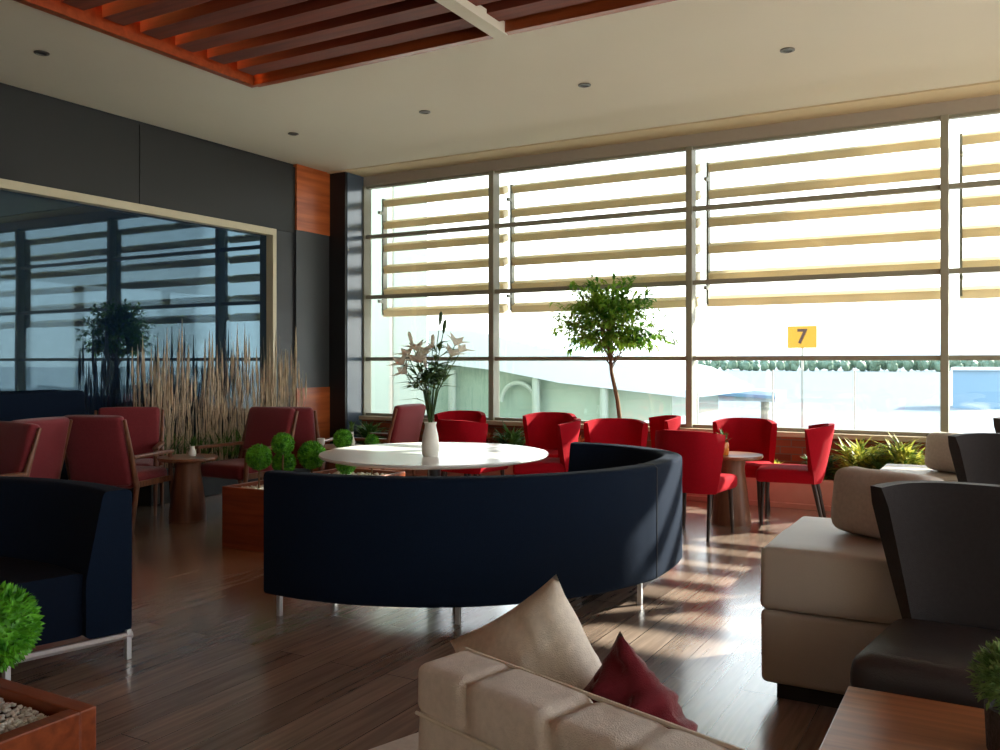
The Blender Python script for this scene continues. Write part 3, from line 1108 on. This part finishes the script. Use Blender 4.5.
# ------------------------------------------------------------------ dried grasses by the glass wall
t = thing('grass_planter', 'long low dark planter of dried grasses along the left glass wall', 'planter', (-7.38, 6.95, 0))
b = MB(); b.box((-0.2, -1.15, 0), (0.2, 1.15, 0.34), bevel=0.01); b.build('planter_box', M['black'], t)
b = MB(); rr = random.Random(9)
for k in range(330):
    x = rr.uniform(-0.16, 0.16); y = rr.uniform(-1.1, 1.1)
    h = rr.uniform(0.6, 1.15) if rr.random() < 0.8 else rr.uniform(1.1, 1.4)
    dx, dy = rr.gauss(0, 0.05), rr.gauss(0, 0.07)
    x2 = max(-0.28, min(0.4, x + dx))
    b.tube([(x, y, 0.33), (x + (x2 - x) * .4, y + dy * .4, 0.33 + h * .55), (x2, y + dy, 0.33 + h)], [0.004, 0.0035, 0.001], 4, cap=False)
    if rr.random() < 0.55:
        b.tube([(x2, y + dy, 0.33 + h * .72), (x2, y + dy, 0.33 + h * .85), (x2, y + dy, 0.33 + h * 1.08)], [0.002, 0.013, 0.001], 5, cap=False)
o = b.build('dried_grass', M['straw'], t)
o['kind'] = 'stuff'
b = MB()
for k in range(500):
    y = rr.uniform(-1.1, 1.1); a = rr.uniform(0, 2 * PI)
    b.leaf((rr.uniform(-0.12, 0.12), y, 0.33), (math.cos(a) * .35, math.sin(a) * .5, 1), rr.uniform(0.2, 0.45), 0.03, bend=0.15)
o = b.build('grass_blades', M['green_leaf'], t)
o['kind'] = 'stuff'


# ------------------------------------------------------------------ tree and bed plants at the window
def small_tree(label, x, y, z0):
    t = thing('indoor_tree', label, 'tree', (x, y, z0))
    rr = random.Random(21)
    top = Vector((0.0, 0.0, 0))
    tr = [Vector((0.02, 0, -0.05)), Vector((0.02, 0, 0.35)), Vector((-0.03, 0.0, 0.75)), Vector((-0.10, 0, 1.05)), Vector((-0.13, 0, 1.35)), Vector((-0.12, 0, 1.6))]
    b = MB(); b.tube(tr, [0.03, 0.026, 0.023, 0.02, 0.016, 0.01], 10); b.build('trunk', M['bark'], t, 180)
    c = Vector((-0.14, 0, 1.60))
    br = MB(); lf = MB()
    for k in range(230):
        a = rr.uniform(0, 2 * PI); el = rr.uniform(-0.85, 1.3)
        R0 = Vector((math.cos(a) * math.cos(el) * 0.68, math.sin(a) * math.cos(el) * 0.50, math.sin(el) * 0.47 + 0.03))
        R0 *= rr.uniform(0.55, 1.03)
        s = tr[3].lerp(tr[5], rr.random())
        e = c + R0
        m = s.lerp(e, 0.5) + Vector((0, 0, 0.06))
        if k % 4 == 0:
            br.tube([s, m, e], [0.005, 0.003, 0.0012], 5, cap=False)
        d = (e - m).normalized()
        for q in range(19):
            p = m.lerp(e, rr.uniform(-0.1, 1.08))
            dd = d + Vector((rr.uniform(-1, 1), rr.uniform(-1, 1), rr.uniform(-1.1, 0.5)))
            lf.leaf(p, dd, rr.uniform(0.065, 0.11), rr.uniform(0.03, 0.045), bend=0.2)
    # the stray twig at the right
    e = CR * 0.62 + Vector((-0.08, 0, 1.45))
    s = tr[4]; m = s.lerp(e, 0.55) + Vector((0, 0, 0.12))
    for w in range(3):
        e2 = e + Vector((rr.uniform(-.08, .08), rr.uniform(-.08, .08), rr.uniform(-.08, .12)))
        br.tube([s, m, e2], [0.006, 0.004, 0.0015], 5, cap=False)
        for q in range(20):
            p = m.lerp(e2, rr.uniform(0.4, 1.05))
            lf.leaf(p, (e2 - m).normalized() + Vector((rr.uniform(-.8, .8), rr.uniform(-.8, .8), rr.uniform(-1.0, .3))), 0.08, 0.03, bend=0.2)
    br.build('branches', M['bark'], t, 180)
    lf.build('foliage', M['tree_leaf'], t)
    return t


small_tree('small round-crowned green tree in the window bed, above the crimson chairs', -3.60, 9.02, 0.235)


def bed_plant(label, x, y, r, h, n, mat, seed, group, w=0.035):
    n = int(n * 1.8)
    t = MB(); rr = random.Random(seed)
    for k in range(n):
        a = rr.uniform(0, 2 * PI); q = rr.uniform(0, r * 0.6)
        p = (math.cos(a) * q, math.sin(a) * q * 0.7, rr.uniform(0, h * 0.65))
        t.leaf(p, (math.cos(a) * 0.8 + rr.uniform(-.5, .5), math.sin(a) * 0.6 + rr.uniform(-.5, .5), rr.uniform(0.1, 1.2)), rr.uniform(0.3, 0.62) * h, w * rr.uniform(0.8, 1.5), bend=0.25)
    t.tube([(0, 0, -0.02), (0, 0, h * 0.4)], 0.008, 6)
    o = t.build('bed_plant', mat, None, loc=(x, y, 0.235))
    return tag(o, label, 'plant', group)


g = 'leafy plants in the window bed'
ybed = 9.0
bed_plant('yellow variegated shrub in the window bed, behind the beige sofa cushion', -1.16, ybed, 0.22, 0.42, 180, M['yellow_leaf'], 1, g)
bed_plant('largest yellow variegated shrub in the window bed', -0.80, ybed + 0.02, 0.24, 0.46, 200, M['yellow_leaf'], 2, g)
bed_plant('dark green leafy plant right of the side-view crimson chair', -1.52, ybed, 0.17, 0.30, 130, M['green_leaf'], 3, g)
bed_plant('low dark green plant at the right end of visible bed', -0.98, ybed - 0.12, 0.15, 0.28, 130, M['green_leaf'], 4, g)
bed_plant('small yellow green plant between two crimson chairs in the bed', -1.92, ybed - 0.1, 0.14, 0.22, 90, M['yellow_leaf'], 5, g)
bed_plant('reddish plant in the window bed just left of the tree', -4.15, ybed, 0.18, 0.34, 110, M['red_leaf'], 6, g)
bed_plant('green plant in the window bed, right of the chairs by the lilies', -4.95, ybed, 0.20, 0.42, 130, M['green_leaf'], 7, g)
bed_plant('reddish plant beside the green one near the second mullion', -5.25, ybed, 0.18, 0.36, 110, M['red_leaf'], 8, g)
bed_plant('green plant behind the small crimson pair by the lilies', -5.75, ybed, 0.18, 0.36, 110, M['green_leaf'], 9, g)
bed_plant('bushy green plant by the window corner armchair', -7.0, ybed, 0.2, 0.44, 140, M['green_leaf'], 10, g)
bed_plant('yellow shrub in the window bed at the right behind the wing chairs', -0.35, ybed, 0.2, 0.36, 140, M['yellow_leaf'], 11, g)


# ------------------------------------------------------------------ beige block sofas and charcoal wing chairs at the right
def wrinkle(amp, sc, seed=0.0):
    return lambda p, n: amp * noise.noise(Vector((p.x * sc + seed, p.y * sc, p.z * sc)))


def pillow_mesh(w, h, t, seed, n=26, wr=0.012):
    b = MB()
    def pt(i, j, sgn):
        u = -1 + 2 * i / n; v = -1 + 2 * j / n
        e = (1 - u * u) * (1 - v * v)
        pin_u = u * (1 - 0.10 * (1 - abs(u)) - 0.07 * (1 - v * v) * abs(u))
        pin_v = v * (1 - 0.07 * (1 - u * u) * abs(v))
        z = t / 2 * max(e, 0) ** 0.55
        z += wr * noise.noise(Vector((u * 2.2 + seed, v * 4.5, sgn * 3))) * min(1, max(e, 0) * 4) + wr * .6 * noise.noise(Vector((u * 6 + seed, v * 3 + 5, sgn * 7))) * min(1, max(e, 0) * 4)
        return Vector((pin_u * w / 2, sgn * max(z, 0.0), pin_v * h / 2))
    for sgn in (-1, 1):
        g_ = [[None] * (n + 1) for _ in range(n + 1)]
        for i in range(n + 1):
            for j in range(n + 1):
                g_[i][j] = b.bm.verts.new(pt(i, j, sgn))
        for i in range(n):
            for j in range(n):
                b.bm.faces.new((g_[i][j], g_[i + 1][j], g_[i + 1][j + 1], g_[i][j + 1]))
    bmesh.ops.remove_doubles(b.bm, verts=b.bm.verts[:], dist=1e-5)
    return b


def block_sofa(label, loc, group):
    """front (camera) face at local y=0, left end at x=0"""
    t = thing('block_sofa', label, 'sofa', (*loc, 0), 0, group)
    L, D = 1.9, 0.88
    b = MB(); b.rbox((L, D, 0.26), (L / 2, D / 2, 0.505), 0.03, (8, 6, 2), disp=wrinkle(0.006, 4)); b.build('upper_body', M['beige_leather'], t, 180)
    b = MB(); b.rbox((L - 0.01, D - 0.01, 0.30), (L / 2, D / 2, 0.222), 0.025, (8, 6, 2), disp=wrinkle(0.005, 4, 3)); b.build('lower_body', M['beige_leather'], t, 180)
    b = MB(); b.box((0.06, 0.06, 0), (L - 0.06, D - 0.06, 0.075)); b.build('plinth', M['plinth'], t)
    return t


def wing_chair(label, loc, rz, group):
    t = thing('wing_chair', label, 'armchair', loc, rz, group)
    b = MB(); b.rbox((0.74, 0.60, 0.17), (0, -0.06, 0.375), 0.07, (6, 6, 2),
                     disp=lambda p, n: 0.012 * max(0, n.z) * (1 - (p.x / 0.38) ** 2))
    b.build('seat', M['charcoal_seat'], t, 180)
    b = MB(); b.rbox((0.68, 0.52, 0.20), (0, -0.04, 0.20), 0.03, (4, 4, 2)); b.build('base', M['charcoal_seat'], t, 180)
    b = MB()
    secs = []
    nu, nv = 20, 8
    for j in range(nv + 1):
        v = j / nv
        ro, ri = [], []
        for i in range(nu + 1):
            s = -1 + 2 * i / nu
            hw = 0.30 + 0.12 * v
            x = s * hw
            dep = 0.05 + 0.10 * v
            yy = 0.26 + 0.10 * v - dep * abs(s) ** 4
            z = 0.40 + 0.55 * v - 0.02 * abs(s) ** 6 * v
            ang = math.atan2(dep * 4 * abs(s) ** 3 * (1 if s > 0 else -1), hw)
            th = 0.045 if j < nv else 0.03
            ro.append(Vector((x + math.sin(ang) * th, yy + math.cos(ang) * th, z)))
            ri.append(Vector((x - math.sin(ang) * th, yy - math.cos(ang) * th, z)))
        secs.append(ro + ri[::-1])
    b.loft(secs)
    b.build('backrest', M['charcoal'], t, 50)
    for sx in (-0.28, 0.28):
        for sy in (-0.24, 0.16):
            b = MB(); b.tube([(sx, sy, 0.12), (sx, sy, 0)], [0.02, 0.014], 8); b.build('leg', M['leg_dark'], t)
    return t


g = 'beige block sofas at the right'
bs = block_sofa('wide beige block sofa right of centre, behind the near charcoal wing chair', (-0.87, 3.72), g)
dup(bs, (-0.76, 6.40, 0), 0, 'farther beige block sofa near the window bed, behind the first one')
g = 'charcoal wing chairs at the right'
wc = wing_chair('large near charcoal wing chair at right, beside the wooden coffee table', (-0.02, 3.33, 0), R(-8), g)
dup(wc, (0.12, 6.02, 0), R(-8), 'middle charcoal wing chair, before the farther beige block sofa')
dup(wc, (0.36, 8.22, 0), R(-8), 'farthest charcoal wing chair, only its top corner at the right picture edge')

g = 'beige back cushions on the block sofas'
def cushion(label, loc, size, rz, lean, mat, group, name='sofa_cushion'):
    b = MB(); b.rbox(size, (0, 0, 0), 0.055, (8, 3, 6), disp=lambda p, n: 0.02 * abs(n.y) * (1 - (2 * p.x / size[0]) ** 2) * (1 - (2 * p.z / size[2]) ** 2) + 0.006 * noise.noise(p * 9))
    o = b.build(name, mat, None, 180)
    o.location = loc
    o.rotation_euler = (lean, 0, rz)
    return tag(o, label, 'cushion', group)
cushion('beige cushion standing on the near block sofa, left of the charcoal wing', (-0.42, 4.13, 0.785), (0.50, 0.17, 0.29), R(-32), R(-4), M['beige'], g)
cushion('beige cushion standing on the farther block sofa near the window', (-0.22, 6.82, 0.775), (0.50, 0.17, 0.27), R(-32), R(-4), M['beige'], g)

# wooden coffee table with potted shrub
t = thing('coffee_table', 'square wooden coffee table at the bottom right corner', 'table', (0.0, 2.43, 0))
b = MB(); b.box((-0.40, -0.42, 0.38), (0.48, 0.42, 0.42), bevel=0.005); b.build('tabletop', M['coffee'], t)
b = MB(); b.box((-0.36, -0.38, 0.05), (0.44, 0.38, 0.378), bevel=0.004); b.build('base', M['coffee'], t)
b = MB(); b.box((-0.32, -0.34, 0.0), (0.40, 0.34, 0.05)); b.build('plinth', M['plinth'], t)
t = thing('potted_shrub', 'small bushy green plant in a dark woven pot on the coffee table', 'plant', (0.055, 2.55, 0.42))
b = MB(); b.lathe([(0, 0), (0.075, 0), (0.085, 0.01), (0.090, 0.12), (0.082, 0.12), (0.075, 0.10), (0, 0.10)], n=32); b.build('pot', M['wicker'], t, 40)
b = MB(); rr = random.Random(12)
for k in range(2600):
    z = 1 - 1.5 * rr.random(); a = rr.uniform(0, 2 * PI); s = math.sqrt(max(0, 1 - z * z)); q = rr.uniform(0.55, 1.0)
    d = Vector((s * math.cos(a), s * math.sin(a), z))
    b.leaf(Vector((0, 0, 0.18)) + Vector((d.x * 0.115, d.y * 0.115, d.z * 0.10)) * q, d + Vector((rr.uniform(-.8, .8), rr.uniform(-.8, .8), rr.uniform(-.5, .8))), 0.025, 0.011)
b.build('foliage', M['moss'], t)

# ------------------------------------------------------------------ near beige sofa with pillows
SR = R(-18)
so = Vector((-1.055, 1.70, 0))       # far left top corner of its back
t = thing('beige_sofa', 'pale beige sofa in the foreground, seen from behind its backrest', 'sofa', so, SR)
b = MB()
L = 1.1
def quilt(p, n):
    d = 0.007 * noise.noise(Vector((p.x * 5, p.y * 5, p.z * 6)))
    s = math.sin(p.x * 2 * PI / 0.27 + 2.5 * noise.noise(Vector((p.x * 3, 0, 7.7))) + p.z * 3)
    if n.z > -0.2:
        d -= 0.011 * max(0, 1 - abs(s) * 2.2) * max(0.0, 0.55 + noise.noise(Vector((p.x * 9, 3.1, 0))))
    return d
b.rbox((L, 0.14, 0.60), (L / 2, -0.07, 0.37), 0.03, (60, 4, 12), disp=wrinkle(0.01, 5, 2)); b.build('backrest', M['beige'], t, 180)
b = MB(); b.rbox((L, 0.15, 0.11), (L / 2, -0.07, 0.70), 0.024, (90, 6, 4), disp=quilt); b.build('top_roll', M['beige'], t, 180)
b = MB(); b.tube([(0.012, -0.004, 0.753), (L, -0.004, 0.753)], 0.005, 6); b.tube([(0.01, -0.143, 0.648), (L, -0.143, 0.648)], 0.004, 6)
b.build('piping', M['piping'], t)
b = MB(); b.rbox((L, 0.62, 0.22), (L / 2, 0.32, 0.20), 0.05, (12, 8, 3), disp=wrinkle(0.008, 4, 5)); b.build('seat', M['beige'], t, 180)
b = MB(); b.rbox((0.36, 0.92, 0.33), (-0.185, 0.20, 0.255), 0.03, (4, 8, 3)); b.build('seat_extension', M['beige'], t, 180)
for px_ in (-0.25, L - 0.08):
    for py_ in (0.55, 0.08):
        b = MB(); b.box((px_ - 0.02, py_ - 0.02, 0), (px_ + 0.02, py_ + 0.02, 0.12)); b.build('leg', M['leg_dark'], t)

o = pillow_mesh(0.44, 0.44, 0.18, 1.0).build('throw_pillow', M['pillow'], None, 180)
o.location = (-0.955, 1.885, 0.605)
o.rotation_euler = (R(8), R(57), R(-6))
tag(o, 'pale square pillow with one corner up, leaning behind the foreground sofa back', 'pillow')
o = pillow_mesh(0.31, 0.31, 0.14, 4.0, wr=0.045).build('throw_pillow', M['red_pillow'], None, 180)
o.location = (-0.665, 1.74, 0.625)
o.rotation_euler = (R(10), R(42), R(-20))
tag(o, 'crumpled wine red pillow between the pale pillow and foreground sofa back', 'pillow')


# ------------------------------------------------------------------ outside
ZG = -4.2
b = MB(); b.box((-900, YW + 1.4, ZG - 0.2), (900, 900, ZG)); struct('ground', b, M['apron'])


def wp(px, py, Y):
    u = (px - 500) / 883
    dx = -math.sin(R(29.5)) + math.cos(R(29.5)) * u
    dy = math.cos(R(29.5)) + math.sin(R(29.5)) * u
    tt = Y / dy
    return Vector((dx * tt, Y, 1.4 + (362 - py) / 883 * tt))


# unseen slab added above the left bays to keep sun off the left side
b = MB(); b.box((-16, YW + 0.2, 6.0), (1.5, 17.6, 6.25)); struct('shade_slab', b, M['bldg'])

# number sign
c = wp(802, 337, 62)
t = thing('gate_sign', 'yellow square sign with the number 7 on a pole out on the apron', 'sign', (c.x, c.y, ZG))
b = MB(); b.tube([(0, 0.1, 0), (0, 0.1, c.z - ZG - 0.5)], 0.09, 10); b.build('pole', M['header'], t)
b = MB(); b.box((-0.95, -0.05, c.z - ZG - 0.75), (0.95, 0.09, c.z - ZG + 0.75), bevel=0.02); b.build('sign_panel', M['yellow'], t)
cu = bpy.data.curves.new('numeral', 'FONT'); cu.body = '7'; cu.size = 1.35; cu.align_x = 'CENTER'; cu.align_y = 'CENTER'; cu.extrude = 0.01; cu.offset = 0.03
cu.materials.append(M['sign_ink'])
o_ = bpy.data.objects.new('numeral_curve', cu); COL.objects.link(o_)
me = bpy.data.meshes.new_from_object(o_); bpy.data.objects.remove(o_)
o = bpy.data.objects.new('numeral', me); COL.objects.link(o); o.parent = t
o.location = (0, -0.065, c.z - ZG); o.rotation_euler = (R(90), 0, 0)

# white building wing at the left with vertical joints
t = thing('terminal_wing', 'pale clad terminal wing with vertical joints outside the left window bays', 'building', (0, 0, 0))
b = MB()
x1 = wp(427, 300, 22).x
b.loft([[Vector((x, y, z)) for x, y in ((-24, 22), (x1, 22), (x1 - 5.2, 28.5), (-24, 28.5))] for z in (ZG, 7.5)]); b.build('wall', M['bldg'], t)
b = MB()
xx = x1 - 1.3
for k in range(9):
    b.box((xx - 0.05, 21.95, ZG), (xx + 0.05, 22.02, 7.4)); xx -= 1.4
b.build('wall_joint', M['header'], t)

# lower hall: sloping pale roof, green glazing with columns and an arch
t = thing('departure_hall', 'low glazed hall under a pale roof sloping down to the right outside', 'building', (0, 0, 0))
Yh = 30
def prism(mb, pts, depth):
    f = [p for p in pts]; k = [p + Vector((0, depth, 0)) for p in pts]
    mb.loft([f, k])
b = MB()
prism(b, [wp(428, 330, Yh), wp(470, 330, Yh), wp(560, 351, Yh), wp(640, 368, Yh), wp(690, 392, Yh), wp(690, 398, Yh), wp(560, 383, Yh), wp(500, 371, Yh), wp(428, 362, Yh)], 9)
b.build('roof', M['bldg_roof'], t)
b = MB()
prism(b, [wp(428, 362, Yh + .6), wp(500, 371, Yh + .6), wp(560, 383, Yh + .6), wp(672, 396, Yh + .6), wp(672, 418, Yh + .6), wp(600, 425, Yh + .6), wp(428, 430, Yh + .6)], 6)
b.build('glazing', M['bldg_glass'], t)
for px_ in (452, 536, 604):
    b = MB(); p = wp(px_, 370, Yh + .2); q = wp(px_, 440, Yh + .2)
    b.tube([p, q], 0.16, 10); b.build('column', M['bldg'], t)
b = MB()
cc = wp(518, 402, Yh + .3)
b.tube([cc + Vector((0.75 * math.cos(a), 0, 0.75 * math.sin(a))) for a in [PI * k / 12 for k in range(13)]], 0.09, 8)
b.build('arch', M['bldg'], t)

# boarding bridge running right
t = thing('boarding_bridge', 'pale covered boarding bridge running low across the apron behind the tree', 'boarding bridge', (0, 0, 0))
b = MB()
prism(b, [wp(600, 396, 41), wp(690, 386, 41), wp(775, 392, 41), wp(775, 402, 41), wp(690, 400, 41), wp(600, 412, 41)], 2.4)
b.build('tunnel', M['bldg_roof'], t)
b = MB()
prism(b, [wp(690, 390, 40.8), wp(775, 396, 40.8), wp(775, 399, 40.8), wp(690, 394, 40.8)], 0.2)
b.build('window_band', M['hangar'], t)
for px_ in (640, 765):
    b = MB(); p = wp(px_, 398, 42); b.tube([p, Vector((p.x, p.y, ZG))], 0.2, 8); b.build('support', M['header'], t)

# glass balustrade outside the third bay, standing on the added white slab
t = thing('balustrade', 'pale glass balustrade outside the third window bay', 'balustrade', (-3.46, 11.4, -0.42))
for k in range(3):
    b = MB(); b.box((k * 0.967 + 0.01, 0, 0.02), (k * 0.967 + 0.957, 0.012, 1.72)); b.build('glass_panel', M['balu'], t)
for k in range(4):
    b = MB(); b.box((k * 0.967 - 0.008, -0.01, 0), (k * 0.967 + 0.008, 0.02, 1.72)); b.build('post', M['bldg_roof'], t)
b = MB(); b.box((-30, YW + 0.13, -0.62), (30, 19, -0.42)); struct('bounce_slab', b, M['bounce_white'])  # unseen white slab added below the sill to bounce daylight onto the ceiling

# hangar and parked plane fragments at the right
c = wp(975, 377, 120)
t = thing('hangar', 'blue grey hangar far across the apron at the right edge', 'building', (c.x, 120, ZG))
b = MB(); b.box((-2.4, 0, 0), (2.6, 8, 4.6)); b.build('wall', M['hangar'], t)
b = MB(); b.box((-2.6, -0.3, 4.6), (2.8, 8.3, 4.95)); b.build('roof', M['bldg_roof'], t)

# tree line
rr = random.Random(33)
ylab = 'far green trees standing along the edge of the apron'
def far_tree(x, y, h, w):
    b = MB()
    for k in range(7):
        c = Vector((rr.uniform(-.3, .3) * w, rr.uniform(-.3, .3) * w, h * rr.uniform(.28, .68)))
        g_ = bmesh.ops.create_icosphere(b.bm, subdivisions=2, radius=1, matrix=Matrix.Translation(c) @ Matrix.Diagonal((w * .38, w * .38, h * .34, 1)))
        for v in g_['verts']:
            v.co += (v.co - c) * 0.25 * noise.noise(v.co * 0.9 + Vector((x, 0, 0)))
    b.tube([(0, 0, 0), (0, 0, h * .6)], w * .04, 6)
    o = b.build('far_tree', M['trees_far'], None, loc=(x, y, ZG))
    tag(o, ylab, 'tree', 'far trees along the apron edge')
for k_, px_ in enumerate(range(700, 1010, 8)):
    p = wp(px_, 362, 560 + 10 * (k_ % 2))
    far_tree(p.x, p.y, rr.uniform(7.6, 9.6), rr.uniform(5.0, 5.6))

# hazy hills
def hill(name, label, pts, Y, dep):
    b = MB()
    front = [wp(px_, py_, Y) for px_, py_ in pts]
    base = [Vector((p.x, Y - dep, ZG)) for p in front]
    back = [Vector((p.x, Y + dep, ZG)) for p in front]
    secs = [[a, f, c_] for a, f, c_ in zip(base, front, back)]
    b.loft(secs)
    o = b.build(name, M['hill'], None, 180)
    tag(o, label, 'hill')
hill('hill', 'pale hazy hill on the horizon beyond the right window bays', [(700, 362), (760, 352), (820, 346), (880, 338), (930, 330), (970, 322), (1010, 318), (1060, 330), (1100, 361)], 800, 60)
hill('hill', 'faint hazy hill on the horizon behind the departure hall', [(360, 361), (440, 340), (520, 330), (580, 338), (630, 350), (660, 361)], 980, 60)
